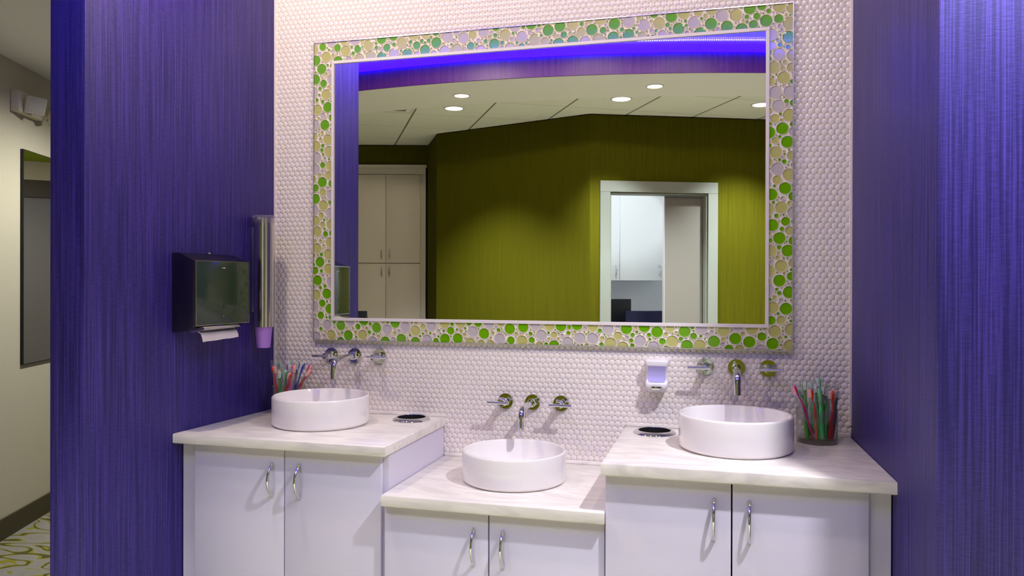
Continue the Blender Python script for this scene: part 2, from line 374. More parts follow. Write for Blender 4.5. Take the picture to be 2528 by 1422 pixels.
# the doorway in the rear wall; frame follows the wall: local x along u, local y away from the room
angD = math.atan2(u.y, u.x)
dm = Matrix.Translation(d0) @ Matrix.Rotation(angD, 4, 'Z')        # local +x = u, local -y = nd (away from the room)
door = MB()
for bx in ((.079,.160,0,2.10),(.957,1.038,0,2.10),(.079,1.038,2.10,2.187)): door.box(bx[0],bx[1],-.001,.018,bx[2],bx[3])
door.box(.160,.172,-.12,-.001,0,2.10); door.box(.945,.957,-.12,-.001,0,2.10); door.box(.172,.945,-.12,-.001,2.088,2.10)
dj = struct(door.build('door_1', M['door_grey'], bevel=.003, smooth=0)); dj.matrix_world = dm
lf = MB().box(.626,.938,-.10,-.06,.01,2.082).build('door_leaf', M['door_leaf'], dj, bevel=.002, smooth=0)
MB().box(.620,.626,-.101,-.059,.01,2.082).build('edge_strip', M['alu'], dj, smooth=0)
# the bright room beyond
ir = MB()
ir.box(.02,1.55,-2.02,-1.92,0,2.7); ir.box(.02,.09,-1.92,-.122,0,2.7); ir.box(1.5,1.57,-2.0,-.122,0,2.7); ir.box(.02,1.57,-2.0,-.122,2.62,2.69)
io = struct(ir.build('wall_inner_room', M['white_wall'], smooth=0)); io.matrix_world = dm

# ------------------------------------------------------------------ lamps
def downlight(name, x, y, zc, rad, label, group, power, col, lens, ang=125, blend=.55):
    t = thing(name, label, 'ceiling light', (x,y,zc), 0, group)
    MB().lathe([(rad*1.25,0.0),(rad*1.23,-.004),(rad*1.05,-.005),(rad,.0)], 40).build('trim_ring', M['whitetrim'], t)
    MB().lathe([(rad*1.0,-.0015),(rad*.5,-.0016),(.0005,-.0016)], 40).build('lamp_lens', lens, t)
    ld = bpy.data.lights.new('lamp', 'SPOT'); ld.energy = power*1.0; ld.color = col; ld.spot_size = math.radians(ang); ld.spot_blend = blend; ld.shadow_soft_size = rad*.7
    lo = bpy.data.objects.new('lamp', ld); C.objects.link(lo); lo.parent = t; lo.location = (0,0,-.008)
    return t
G = 'recessed lights in the curved soffit'
downlight('recessed_light', -1.753, -2.285, 2.699, .049, 'small round warm light in white curved soffit, left one of the two in the mirror', G, P_SOFFIT, NEUTRAL, M['lens'], ang=110)
downlight('recessed_light', -.426, -2.358, 2.699, .049, 'small round warm light in white curved soffit, right one of the two in the mirror', G, P_SOFFIT, NEUTRAL, M['lens'], ang=110)
downlight('recessed_light', .90, -2.56, 2.699, .049, 'small round warm light in white soffit, outside the mirror view to the right', G, P_SOFFIT, NEUTRAL, M['lens'], ang=110)
G = 'recessed lights in the tile ceiling'
downlight('recessed_light', -1.950, -2.687, 2.7075, .064, 'round white light in tile ceiling, leftmost of three larger lights in mirror', G, P_ROOM, ROOMC, M['lens_cool'], ang=100, blend=.95)
downlight('recessed_light', -.690, -2.70, 2.7075, .064, 'round white light in tile ceiling, middle of three larger lights in mirror', G, P_ROOM, ROOMC, M['lens_cool'], ang=100, blend=.95)
downlight('recessed_light', .289, -3.135, 2.7075, .064, 'round white light in tile ceiling, cut off by the right edge of mirror', G, P_ROOM, ROOMC, M['lens_cool'], ang=100, blend=.95)
G = 'recessed lights above the vanity'
downlight('recessed_light', -1.64, -.86, 2.901, .05, 'warm recessed light above the left sink, shining down the left purple wall', G, P_TRAY*1.9, WARM, M['lens'], ang=176, blend=.12)
downlight('recessed_light', -.69, -1.05, 2.901, .05, 'warm recessed light above the middle sink and mirror', G, P_TRAY, WARM, M['lens'], ang=176, blend=.12)
downlight('recessed_light', .10, -1.05, 2.901, .05, 'warm recessed light above the right sink, beside right purple wall', G, P_TRAY, WARM, M['lens'], ang=176, blend=.12)
downlight('recessed_light', .671, -1.308, 2.901, .05, 'bright recessed light in front of the right purple partition', G, P_SIDE, NEUTRAL, M['lens'])
downlight('recessed_light', -2.75, 1.05, 2.609, .06, 'recessed light in the hall ceiling on the left', None, P_HALL, NEUTRAL, M['lens'], ang=165)
q = dm @ Vector((.55,-1.0,0))
downlight('recessed_light', q.x, q.y, 2.619, .08, 'cool recessed light in the white room beyond the doorway', None, P_INNER, COOL, M['lens_cool'], ang=150)

led = thing('led_cove_light', 'glowing blue light band along the curved purple fascia, seen atop mirror', 'cove light', (-1.0,-1.96,2.86))
bd = MB()
for i in range(10, len(xs)-1):
    p, q = near[i], near[i+1]; bd.prism([(p[0]+1.0,p[1]+1.96+.001),(q[0]+1.0,q[1]+1.96+.001),(q[0]+1.0,q[1]+1.96+.030),(p[0]+1.0,p[1]+1.96+.030)], -.035, .030)
bd.build('diffuser', M['led'], led, smooth=0)
di = MB(); x = -2.9
while x < 2.1:
    y = cy_(x)+1.96+.036; di.box(x+1.0-.002, x+1.0+.002, y-.0025, y+.0025, .0335, .0365); x += .011
di.build('diode_strip', M['diode'], led, smooth=0)
vt = thing('air_vent', 'square white ceiling vent partly hidden behind the soffit, upper left of mirror', 'vent', (-2.425,-2.425,2.7078), -math.radians(29.2))
vb = MB(); vb.box(-.26,-.24,-.24,.26,-.004,.001); vb.box(.24,.26,-.24,.26,-.004,.001); vb.box(-.24,.24,-.26,-.24,-.004,.001); vb.box(-.24,.24,.24,.26,-.004,.001)
vb.build('frame', M['whitetrim'], vt, smooth=0)
for k in range(4): MB().box(-.2+k*.05,.2-k*.05,-.2+k*.05,.2-k*.05,-.002-.001*k,.0005).build('louvre', [M['door_grey'], M['act']][k % 2], vt, smooth=0)

# ------------------------------------------------------------------ mirror with bubble mosaic border
mr = thing('framed_mirror', 'large rectangular wall mirror with green and beige bubble mosaic border', 'mirror', (0,0,0))
MB().box(IX0+.004,IX1-.004,-.0105,-.004,IZ0+.004,IZ1-.004).build('glass', M['mirror'], mr, smooth=0)
def frame(x0,x1,z0,z1,wd,ya,yb):
    f = MB(); f.box(x0,x1,ya,yb,z0,z0+wd); f.box(x0,x1,ya,yb,z1-wd,z1); f.box(x0,x0+wd,ya,yb,z0+wd,z1-wd); f.box(x1-wd,x1,ya,yb,z0+wd,z1-wd); return f
frame(FX0,FX1,FZ0,FZ1,.0035,-.016,.003).build('outer_trim', M['alu'], mr, smooth=0)
frame(IX0-.008,IX1+.008,IZ0-.008,IZ1+.008,.0125,-.0165,-.003).build('inner_trim', M['whitetrim'], mr, bevel=.0015, smooth=0)
mo = MB()
ox0, ox1, oz0, oz1 = FX0+.0035, FX1-.0035, FZ0+.0035, FZ1-.0035
jx0, jx1, jz0, jz1 = IX0-.008, IX1+.008, IZ0-.008, IZ1+.008
frm = frame(ox0,ox1,oz0,oz1,1,0,0)
yb = -.0105
mo.box(ox0,jx0,yb,.002,oz0,oz1); mo.box(jx1,ox1,yb,.002,oz0,oz1); mo.box(jx0,jx1,yb,.002,oz0,jz0); mo.box(jx0,jx1,yb,.002,jz1,oz1)
cells = {}; circ = []
def fits(x, z, r):
    for i in range(int((x-.05)/.05)-1, int((x+.05)/.05)+2):
        for j in range(int((z-.05)/.05)-1, int((z+.05)/.05)+2):
            for (a, b, c) in cells.get((i,j), ()):
                if (a-x)**2+(b-z)**2 < (r+c+.0024)**2: return False
    return True
per = 2*(ox1-ox0)+2*(oz1-oz0)
def dart():
    if random.random() < (ox1-ox0)/((ox1-ox0)+(oz1-oz0)):
        x = random.uniform(ox0,ox1); z = random.choice((random.uniform(oz0-.006,jz0+.006), random.uniform(jz1-.006,oz1+.006)))
    else:
        z = random.uniform(oz0,oz1); x = random.choice((random.uniform(ox0-.006,jx0+.006), random.uniform(jx1-.006,ox1+.006)))
    return x, z
def place(r, tries, smin):
    for _ in range(tries):
        x, z = dart()
        if not fits(x, z, r): continue
        lim = []
        if x-r < ox0: lim.append(('x',1,ox0))
        if x+r > ox1: lim.append(('x',-1,ox1))
        if z-r < oz0: lim.append(('z',1,oz0))
        if z+r > oz1: lim.append(('z',-1,oz1))
        if jx0-r < x < jx1+r and jz0-r < z < jz1+r:                 # near the opening
            dx = max(jx0-x, x-jx1); dz = max(jz0-z, z-jz1)
            if dx > 0 and dz > 0:
                if math.hypot(dx,dz) < r: continue
            elif dx > dz:
                if dx < -r*.2: continue
                if dx < r:
                    if z-r < jz0 or z+r > jz1: continue
                    lim.append(('x',-1,jx0) if x < (jx0+jx1)/2 else ('x',1,jx1))
            else:
                if dz < -r*.2: continue
                if dz < r:
                    if x-r < jx0 or x+r > jx1: continue
                    lim.append(('z',-1,jz0) if z < (jz0+jz1)/2 else ('z',1,jz1))
        if any(abs(v-(x if a == 'x' else z)) < r*smin and ((v-(x if a == 'x' else z))*s > 0) for a, s, v in lim): pass
        cells.setdefault((int(x/.05) if x >= 0 else int(x/.05)-1, int(z/.05)), []).append((x,z,r)); circ.append((x,z,r,lim))
for r, t in ((.0208,2600),(.0152,6500),(.0120,2500),(.0078,16000),(.0055,14000),(.0036,26000),(.0024,32000)): place(r, t, .3)
def clampp(x, z, lim):
    for a, s, v in lim:
        if a == 'x': x = max(x,v) if s > 0 else min(x,v)
        else: z = max(z,v) if s > 0 else min(z,v)
    return x, z
wt = [1,1,1,2,2,2,3,3]
for x, z, r, lim in circ:
    n = 32 if r > .012 else (20 if r > .006 else 8)
    mi = random.choice(wt) if r > .006 else random.choice([1,1,1,2,2,3]); vs = []
    ph = random.random()
    ex = 1.0 if r > .005 else random.uniform(.55,1)
    for rad, y in ((r*.90, yb-.0010), (r, yb-.0007), (r+.0003, yb-.0038), (r+.0011, yb-.0038), (r+.0018, yb)):
        for k in range(n):
            a = 2*PI*(k+ph)/n; px, pz = clampp(x+rad*math.cos(a)*ex, z+rad*math.sin(a), lim); vs.append((px,y,pz))
    mo.add(vs, [tuple(range(n))]+[(k,(k+1)%n,n+(k+1)%n,n+k) for k in range(n)], mi)
    mo.add(vs, [(j*n+k,j*n+(k+1)%n,(j+1)*n+(k+1)%n,(j+1)*n+k) for j in (1,2,3) for k in range(n)], 0)
mo.build('mosaic_border', [M['mosaic_grout'], M['b_green'], M['b_olive'], M['b_grey']], mr, smooth=50)

# ------------------------------------------------------------------ countertops
def countertop(label, poly, zt, th, holes=(), group='vanity countertops'):
    """poly counter-clockwise; softened upper edge, round holes cut right through"""
    bm = bmesh.new(); r = .004
    cx = sum(p[0] for p in poly)/len(poly); cyy = sum(p[1] for p in poly)/len(poly)
    n = len(poly)
    def inset(d):
        out = []
        for i in range(n):
            p0, p1, p2 = Vector(poly[i-1]), Vector(poly[i]), Vector(poly[(i+1)%n])
            e1 = (p1-p0).normalized(); e2 = (p2-p1).normalized(); n1 = Vector((-e1.y,e1.x)); n2 = Vector((-e2.y,e2.x))
            k = d/(1+n1.dot(n2)); out.append(p1+(n1+n2)*k)
        return out
    loops = []
    for d, zz in ((r,0.0),(r*.3,-r*.3),(0,-r),(0,-th+r),(r*.3,-th+r*.3),(r,-th)):
        loops.append([bm.verts.new((p.x,p.y,zt+zz)) for p in inset(d)])
    for a, b in zip(loops, loops[1:]):
        for i in range(n): bm.faces.new((a[i], b[i], b[(i+1)%n], a[(i+1)%n]))
    hs = []
    for (hx, hy, hr) in holes:
        hl = []
        for zz in (zt, zt-th): hl.append([bm.verts.new((hx+hr*math.cos(2*PI*k/40), hy+hr*math.sin(2*PI*k/40), zz)) for k in range(40)])
        for k in range(40): bm.faces.new((hl[0][k], hl[0][(k+1)%40], hl[1][(k+1)%40], hl[1][k]))
        hs.append(hl)
    for lp, j in ((loops[0],0),(loops[-1],1)):
        ed = []
        for ring in [lp]+[h[j] for h in hs]:
            for i in range(len(ring)):
                e = bm.edges.get((ring[i], ring[(i+1)%len(ring)])) or bm.edges.new((ring[i], ring[(i+1)%len(ring)])); ed.append(e)
        bmesh.ops.triangle_fill(bm, edges=ed, use_beauty=True)
    bmesh.ops.recalc_face_normals(bm, faces=bm.faces)
    me = bpy.data.meshes.new('countertop'); bm.to_mesh(me); bm.free(); me.materials.append(M['stone'])
    me.polygons.foreach_set('use_smooth', [True]*len(me.polygons)); me.set_sharp_from_angle(angle=math.radians(50))
    o = bpy.data.objects.new('countertop', me); C.objects.link(o); tag(o, label, 'countertop', group)
    return o
ZC, ZM = .860, .708
ct = countertop('high white stone-look countertop under the left sink, against left purple wall',
    [(-1.0503,-.0006),(XL+.001,-.0006),(XL+kL*.581+.001,-.581),(-1.0503,-.581)], ZC, .035, [(-1.158,-.092,.058)])
MB().box(XL+.008,-1.052,-.009,-.0008,ZC+.0002,ZC+.013).build('backsplash_strip', M['stone'], ct, bevel=.002)
ct = countertop('low white stone-look countertop under the middle sink',
    [(-.3325,-.0006),(-1.0545,-.0006),(-1.0545,-.602),(-.3325,-.602)], ZM, .038)
MB().box(-1.052,-.335,-.009,-.0008,ZM+.0002,ZM+.013).build('backsplash_strip', M['stone'], ct, bevel=.002)
ct = countertop('high white stone-look countertop under the right sink, against right purple wall',
    [(XR-.001,-.0006),(-.3405,-.0006),(-.3405,-.620),(.4618,-.620)], ZC, .038, [(-.225,-.108,.060)])
MB().box(-.338,XR-.009,-.009,-.0008,ZC+.0002,ZC+.013).build('backsplash_strip', M['stone'], ct, bevel=.002)

# ------------------------------------------------------------------ vanity cabinets
def handle(parent, x, yf, zt, zb, name='handle'):
    pts = []; rad = []
    for i in range(19):
        t = i/18; s = math.sin(PI*t)
        pts.append((x, yf-.002-.030*s**.75, zt+(zb-zt)*t)); rad.append(.0047+.0012*(1-s))
    MB().tube(pts, rad, 12, up=(1,0,0)).build(name, M['chrome'], parent)
def vanity(label, x0, x1, xd0, xg, xd1, yf, ztop, hx, hz, zhb, gap=.0021, yback=-.004, fl=None, fr=None):
    t = thing('vanity_cabinet', label, 'cabinet', ((x0+x1)/2, 0, 0), 0, 'vanity cabinets'); ox = (x0+x1)/2
    th = .019; b = MB()
    ys = yf+th+.001
    wl = (lambda y: max(x0, XL+.004+kL*(-y)) if x0 < -1.5 else x0); wr_ = (lambda y: min(x1, XR-.004+.0356*(-y)) if x1 > .3 else x1)
    for (ya, yc) in ((ys, ys+.018),):                       # face frame beside, above and between the doors
        b.box(wl(ya)-ox, xd0+.012-ox, ya, yc, .10, ztop); b.box(xd1-.012-ox, wr_(ya)-ox, ya, yc, .10, ztop)
        b.box(xd0+.012-ox, xd1-.012-ox, ya, yc, .10, .13); b.box(xd0+.012-ox, xd1-.012-ox, ya+.08, yc+.08, ztop-.03, ztop)
    b.prism([(wl(ys)-ox, ys+.018),(wl(ys)+.018-ox, ys+.018),(wl(yback)+.018-ox, yback),(wl(yback)-ox, yback)], .10, ztop)
    b.prism([(wr_(ys)-.018-ox, ys+.018),(wr_(ys)-ox, ys+.018),(wr_(yback)-ox, yback),(wr_(yback)-.018-ox, yback)], .10, ztop)
    b.box(max(x0,wl(yback))+.018-ox, min(x1,wr_(yback))-.018-ox, yback-.01, yback, .10, ztop); b.box(max(x0,wl(yback))+.018-ox, min(x1,wr_(yback))-.018-ox, ys+.018, yback-.01, .10, .118)
    b.box(max(x0,wl(yback))+.01-ox, min(x1,wr_(yback))-.01-ox, yf+.08, yback, 0.0, .10)
    b.build('body', M['laminate'], t, smooth=0)
    for k, (a, c) in enumerate(((xd0, xg-gap), (xg+gap, xd1))):
        d = MB().box(a-ox, c-ox, yf, yf+th, .105, ztop-.0045).build('door', M['laminate'], t, bevel=.0012)
        handle(d, hx[k]-ox, yf, hz, zhb)
    return t
v = vanity('tall white two-door cabinet on the left, below left sink', -1.857, -1.058, -1.7885, -1.4335, -1.0765, -.552, .8248, (-1.479,-1.3765), .771, .664)
vanity('low white two-door cabinet in the middle, below middle sink', -1.0555, -.3338, -1.0535, -.7005, -.3360, -.573, .6698, (-.749,-.654), .614, .505)
vanity('tall white two-door cabinet on the right, below right sink', -.3318, .4603, -.3308, .033, .3965, -.590, .8218, (-.017,.081), .767, .654)

# ------------------------------------------------------------------ vessel sinks
def sink(label, x, y, z, r, h):
    t = thing('vessel_sink', label, 'sink', (x,y,z), 0, 'round vessel sinks')
    w_ = .0105
    pr = [(r-.012,0.0),(r-.010,.0035),(r-.006,.004),(r-.002,.007),(r,.013),(r,h-.007),(r-.0012,h-.0025),(r-.0045,h),(r-w_+.003,h),(r-w_,h-.003),
          (r-w_-.001,.040),(r-w_-.004,.028),(r-w_-.014,.019),(r-w_-.035,.0165),(.05,.0145),(.022,.0135),(.0005,.0135)]
    MB().lathe(pr, 96).add([((r-.012)*math.cos(2*PI*k/96),(r-.012)*math.sin(2*PI*k/96),0) for k in range(96)], [tuple(range(95,-1,-1))]).build('basin', M['porcelain'], t, smooth=50)
    MB().lathe([(.024,.0137),(.023,.0165),(.018,.018),(.0005,.0185)], 32).build('drain', M['chrome'], t)
    return t
sink('round white vessel sink on the left high countertop, beside left cup of toothbrushes', -1.453, -.264, ZC+.0005, .180, .109)
sink('round white vessel sink on the low middle countertop', -.691, -.299, ZM+.0005, .180, .107)
sink('round white vessel sink on the right high countertop, beside right glass of toothbrushes', .047, -.298, ZC+.0005, .179, .113)

# ------------------------------------------------------------------ wall faucets
def faucet(label, z, xl, xs_, xr, sl, sr):
    t = thing('wall_faucet', label, 'faucet', (xs_,-.0003,z), 0, 'wall-mounted faucets')
    Rx = Matrix.Rotation(PI/2, 4, 'X')                      # lathe axis z -> -y
    fl = [(.0005,.0),(.0305,.0),(.0305,.0055),(.0295,.007),(.0005,.0072)]
    sp = MB().lathe(fl, 40, M=Rx); sp.lathe([(.0165,.007),(.0165,.030),(.0155,.032),(.0125,.0325)], 32, M=Rx)
    ye, rb = -.183, .036
    pts = [(0,-.006,0),(0,-.06,0),(0,-.10,0),(0,ye+rb,0)]+[(0,ye+rb-rb*math.sin(a),-rb+rb*math.cos(a)) for a in [PI/2*k/10 for k in range(1,11)]]+[(0,ye,-.055),(0,ye,-.0735)]
    sp.tube(pts, .0118, 24, up=(1,0,0)); sp.build('spout', M['chrome'], t, smooth=40)
    for xv, (a, b) in ((xl,sl),(xr,sr)):
        dx = xv-xs_
        T = Matrix.Translation((dx,0,0))
        hb = MB().lathe(fl, 40, M=T @ Rx); hb.lathe([(.0155,.007),(.0155,.034),(.0145,.036),(.0125,.0365),(.0125,.064),(.0115,.066),(.0005,.0665)], 28, M=T @ Rx)
        hv = hb.build('valve', M['chrome'], t, smooth=40)
        MB().tube([(dx+a,-.070,.001),(dx+a+.001,-.070,.001),(dx+b-.001,-.070,.001),(dx+b,-.070,.001)], [.0048,.0056,.0056,.0048], 16).build('lever', M['chrome'], hv)
    return t
faucet('chrome wall faucet with two levers above the left sink', 1.093, -1.548, -1.443, -1.334, (-.052,.026), (-.025,.055))
faucet('chrome wall faucet with two levers above the low middle sink', .934, -.803, -.695, -.584, (-.055,.029), (-.033,.051))
faucet('chrome wall faucet with two levers above the right sink', 1.090, -.053, .056, .164, (-.060,.021), (-.035,.049))

# ------------------------------------------------------------------ waste rings
def waste(label, x, y, z, r):
    t = thing('waste_chute', label, 'waste chute', (x,y,z), 0, 'countertop waste chutes')
    MB().lathe([(r,.0),(r-.003,.0045),(r-.010,.0095),(r-.016,.0115),(r-.0185,.011),(r-.0192,.0095)], 64).build('ring', M['chrome'], t, smooth=60)
    MB().lathe([(r-.0193,.0094),(r-.0194,-.09),(r-.02,-.16),(.0005,-.16)], 48).build('liner', M['dark'], t, smooth=60)
waste('chrome-rimmed round waste chute in left countertop, beside left sink', -1.158, -.092, ZC+.0002, .074)
waste('chrome-rimmed round waste chute in right countertop, under the soap dispenser', -.225, -.108, ZC+.0002, .076)

# ------------------------------------------------------------------ soap dispenser
sd = thing('soap_dispenser', 'small white wall soap dispenser with violet window above right waste chute', 'soap dispenser', (-.2225,-.0003,1.056), 0)
lev = [(.0575,.0375,.034),(.056,.0395,.050),(.052,.0405,.056),(.040,.0400,.057),(.034,.0375,.0545),(.020,.0355,.0465),(.004,.0360,.0430),(-.010,.0375,.0445),(-.018,.0390,.050),(-.024,.0405,.058),(-.034,.0395,.062),(-.050,.0330,.058),(-.057,.0290,.046),(-.059,.0270,.032)]
def ringpts(hw, d, z, c=.008):
    pts = [(-hw,0,z),(-hw,-d+c,z),(-hw+c*.3,-d+c*.3,z),(-hw+c,-d,z),(hw-c,-d,z),(hw-c*.3,-d+c*.3,z),(hw,-d+c,z),(hw,0,z)]
    return pts
bm_ = MB(); vs = []
for z, hw, d in lev: vs += ringpts(hw, d, z)
n = 8; fs = [(j*n+k,(j+1)*n+k,(j+1)*n+(k+1)%n,j*n+(k+1)%n) for j in range(len(lev)-1) for k in range(n)]+[tuple(range(n)), tuple(range(len(lev)*n-1,(len(lev)-1)*n-1,-1))]
bm_.add(vs, fs).build('body', M['white_plastic'], sd, smooth=45)
wn = MB(); vs = []
wl = [(.0345,.0325,.0556),(.020,.0310,.0476),(.004,.0315,.0441),(-.010,.0330,.0456),(-.018,.0300,.0511),(-.0225,.0270,.0575)]
for z, hw, d in wl: vs += [(-hw,-d-.0002,z),(-hw*.33,-d-.0008,z),(hw*.33,-d-.0008,z),(hw,-d-.0002,z)]
wn.add(vs, [(j*4+k,(j+1)*4+k,(j+1)*4+k+1,j*4+k+1) for j in range(len(wl)-1) for k in range(3)]).build('window', M['lav_plastic'], sd, smooth=60)
MB().box(-.018,.018,-.068,-.058,-.0485,-.0355).build('push_bar', M['chrome'], sd, bevel=.003)
MB().box(-.012,.012,-.0685,-.0675,-.0425,-.0395).build('slot', M['dark'], sd, smooth=0)

# ------------------------------------------------------------------ towel dispenser and cup dispenser on the left wall
def left_loc(d, z, out=.0003): return on_left(d, out, z)
td = thing('paper_towel_dispenser', 'polished steel folded paper towel dispenser on the left purple wall', 'paper towel dispenser', left_loc(.4415, 1.216), ang_left)
# local: x to the back wall (+), -y out of the wall
hw = .1435
body = MB().profile_x([(0,0),(0,.279),(-.030,.279),(-.099,.2505),(-.099,.024),(-.070,.012),(-.030,0)], -hw, hw).build('housing', M['steel_dark'], td, bevel=.0015)
MB().box(-hw+.001,hw-.001,-.1025,-.0995,.0235,.2505).build('front_plate', M['plate'], td, bevel=.001)
frame(-hw,hw,.0225,.2515,.0022,-.1034,-.0992).build('edge_trim', M['steel'], td, smooth=0)
MB().box(-.0015,.0015,-.1030,-.1020,.045,.10).build('sight_slot', M['dark'], td, smooth=0)
for zz in (.074,.062,.052): MB().box(-.0012,.0012,-.1032,-.1020,zz-.002,zz+.002).build('rivet', M['chrome'], td, smooth=0)
MB().box(-.009,-.004,-.1030,-.1020,.2260,.2285).box(-.001,.009,-.1030,-.1020,.2255,.2290).build('maker_mark', M['whitetrim'], td, smooth=0)
MB().lathe([(.006,.279),(.006,.283),(.004,.285),(.0005,.2855)], 16, M=Matrix.Translation((.03,-.012,0))).build('lock', M['chrome'], td)
MB().box(hw,hw+.004,-.070,-.020,.066,.142).build('hinge', M['brushed'], td, bevel=.001)
MB().profile_x([(-.045,.008),(-.108,.020),(-.118,.012),(-.112,.008),(-.060,-.004)], -.115, .075).build('outlet_lip', M['brushed'], td, bevel=.0012)
pp = MB(); vs = []
prof = [(-.060,.006),(-.085,.004),(-.100,-.004),(-.106,-.016),(-.108,-.028),(-.106,-.0285),(-.103,-.016),(-.097,-.006),(-.083,.001),(-.060,.003)]
nx = 9
for i in range(nx):
    x = -.112+i*(.19/(nx-1)); sag = .004*math.sin(i*1.1)+.010*(i/(nx-1))**2*0
    for (y, z) in prof: vs.append((x, y+.0015*math.sin(i*.9), z-(.006*(1-i/(nx-1)) if z < -.01 else 0)+.0008*math.sin(i*1.7)))
n = len(prof)
pp.add(vs, [(i*n+k,i*n+(k+1)%n,(i+1)*n+(k+1)%n,(i+1)*n+k) for i in range(nx-1) for k in range(n)]+[tuple(range(n-1,-1,-1)), tuple(range((nx-1)*n,nx*n))])
tag(pp.build('paper_towel', M['paper'], None, smooth=50), 'white folded paper towel hanging out of the steel dispenser', 'paper towel')
o = bpy.data.objects['paper_towel']; o.location = td.location; o.rotation_euler = td.rotation_euler

cdp = thing('cup_dispenser', 'tall steel tube cup dispenser on left purple wall, next to the corner', 'cup dispenser', on_left(.138, .05, 1.212), ang_left)
MB().lathe([(.0365,.0),(.0385,.0),(.0385,.437),(.0365,.437),(.0365,.0)], 48).build('tube', M['brushed'], cdp, smooth=50)
MB().lathe([(.0392,.418),(.0405,.420),(.0405,.437),(.0455,.4395),(.0455,.444),(.0425,.4465),(.0005,.4475)], 40).tube([(-.040,-.012,.434),(-.052,-.014,.433),(-.057,-.015,.431)], [.006,.006,.004], 10).build('lid', M['clear_plastic'], cdp, smooth=50)
MB().box(-.017,.017,.034,.0495,.06,.40).build('wall_bracket', M['brushed'], cdp, bevel=.002)
cup = MB().lathe([(.0255,-.083),(.0260,-.0835),(.0345,.004),(.0355,.006),(.0340,.006),(.0250,-.081),(.0005,-.081)], 40).build('paper_cup', M['lilac'], None, smooth=50)
tag(cup, 'lilac paper cup sticking out under the steel tube dispenser', 'cup'); cup.location = cdp.location; cup.rotation_euler = cdp.rotation_euler

# ------------------------------------------------------------------ glasses of wrapped toothbrushes
def tumbler(label, x, y, r, h):
    t = thing('glass_tumbler', label, 'glass', (x,y,ZC+.0005), 0, 'tumblers holding toothbrushes')
    w_ = .003
    MB().lathe([(r-.002,.0175),(r,.019),(r,h-.001),(r-.0008,h),(r-w_+.0008,h),(r-w_,h-.001),(r-w_,.019)], 64).build('glass_wall', M['glass'], t, smooth=50)
    MB().lathe([(.0005,.0),(r-.004,.0),(r-.001,.003),(r,.008),(r,.0172),(r-.001,.0174),(.0005,.0172)], 64).build('glass_base', M['glass_base'], t, smooth=50)
    return t
tumbler('clear glass of toothbrushes behind the left sink, in the corner', -1.690, -.100, .0655, .113)
tumbler('clear glass of toothbrushes right of the right sink', .314, -.119, .0660, .113)
_cache = {}
def brush_meshes(kind, bk):
    if ('h',kind) not in _cache:
        # local z up, 0..1 in units of length; handle waist, neck bend and oval head
        ctrl = [(0,.0042),(.04,.0056),(.22,.0060),(.40,.0052),(.50,.0060),(.60,.0050),(.70,.0034),(.78,.0034),(.83,.0052),(.92,.0062),(.97,.0052),(1.0,.0022)]
        pts = []; rd = []
        for s, r in ctrl:
            off = .004*math.sin(min(max((s-.30)/.5,0),1)*PI)
            pts.append((off,0,s*.175)); rd.append(r*1.2)
        hb = MB().tube(pts, rd, 12, up=(0,1,0), flat=.62); o = hb.build('handle', M['br_'+kind], None, smooth=60)
        _cache[('h',kind)] = o.data; bpy.data.objects.remove(o)
    if ('b',bk) not in _cache:
        b = MB()
        for i in range(6):
            z0 = .146+i*.0045; b.box(-.0125,-.0025,-.0048,.0048,z0,z0+.0040)
        o = b.build('bristles', M['bristle_'+bk], None, bevel=.0006); _cache[('b',bk)] = o.data; bpy.data.objects.remove(o)
    return _cache[('h',kind)], _cache[('b',bk)]
film = []
for v_ in range(4):
    rnd = random.Random(30+v_); vs = []; ns, nk = 15, 16
    for i in range(ns):
        s = i/(ns-1); zz = .052+s*.145
        wx = .0135*(1-.2*s)+.003*math.sin(i*1.3+v_); wy = (.0058+.0022*math.sin(i*.9+v_*2))*(1 if i < ns-2 else .35)
        if i == 0: wx *= .8
        for k in range(nk):
            a = 2*PI*k/nk; q = 1+rnd.uniform(-.20,.20)
            vs.append((wx*math.cos(a)*q-.002, wy*math.sin(a)*q, zz+rnd.uniform(-.003,.003)))
    o = MB().add(vs, [(i*nk+k,i*nk+(k+1)%nk,(i+1)*nk+(k+1)%nk,(i+1)*nk+k) for i in range(ns-1) for k in range(nk)]).build('wrapper', M['film'], None, smooth=0)
    film.append(o.data); bpy.data.objects.remove(o)
def toothbrush(kind, bk, B, T, spin, label, group, i):
    B, T = Vector(B), Vector(T); d = (T-B); Ln = d.length; d.normalize()
    x = Vector((math.cos(spin), math.sin(spin), 0)); x = (x-d*x.dot(d)).normalized(); y = d.cross(x)
    t = thing('toothbrush', label, 'toothbrush', B, 0, group)
    mm = Matrix((x,y,d)).transposed(); t.rotation_euler = mm.to_euler(); s = Ln/.175
    t.scale = (1,1,s)
    h, b = brush_meshes(kind, bk)
    for nm, me in (('handle',h),('bristles',b),('wrapper',film[i % 4])):
        o = bpy.data.objects.new(nm, me); C.objects.link(o); o.parent = t
GL = 'wrapped toothbrushes in the left glass'; GR = 'wrapped toothbrushes in the right glass'
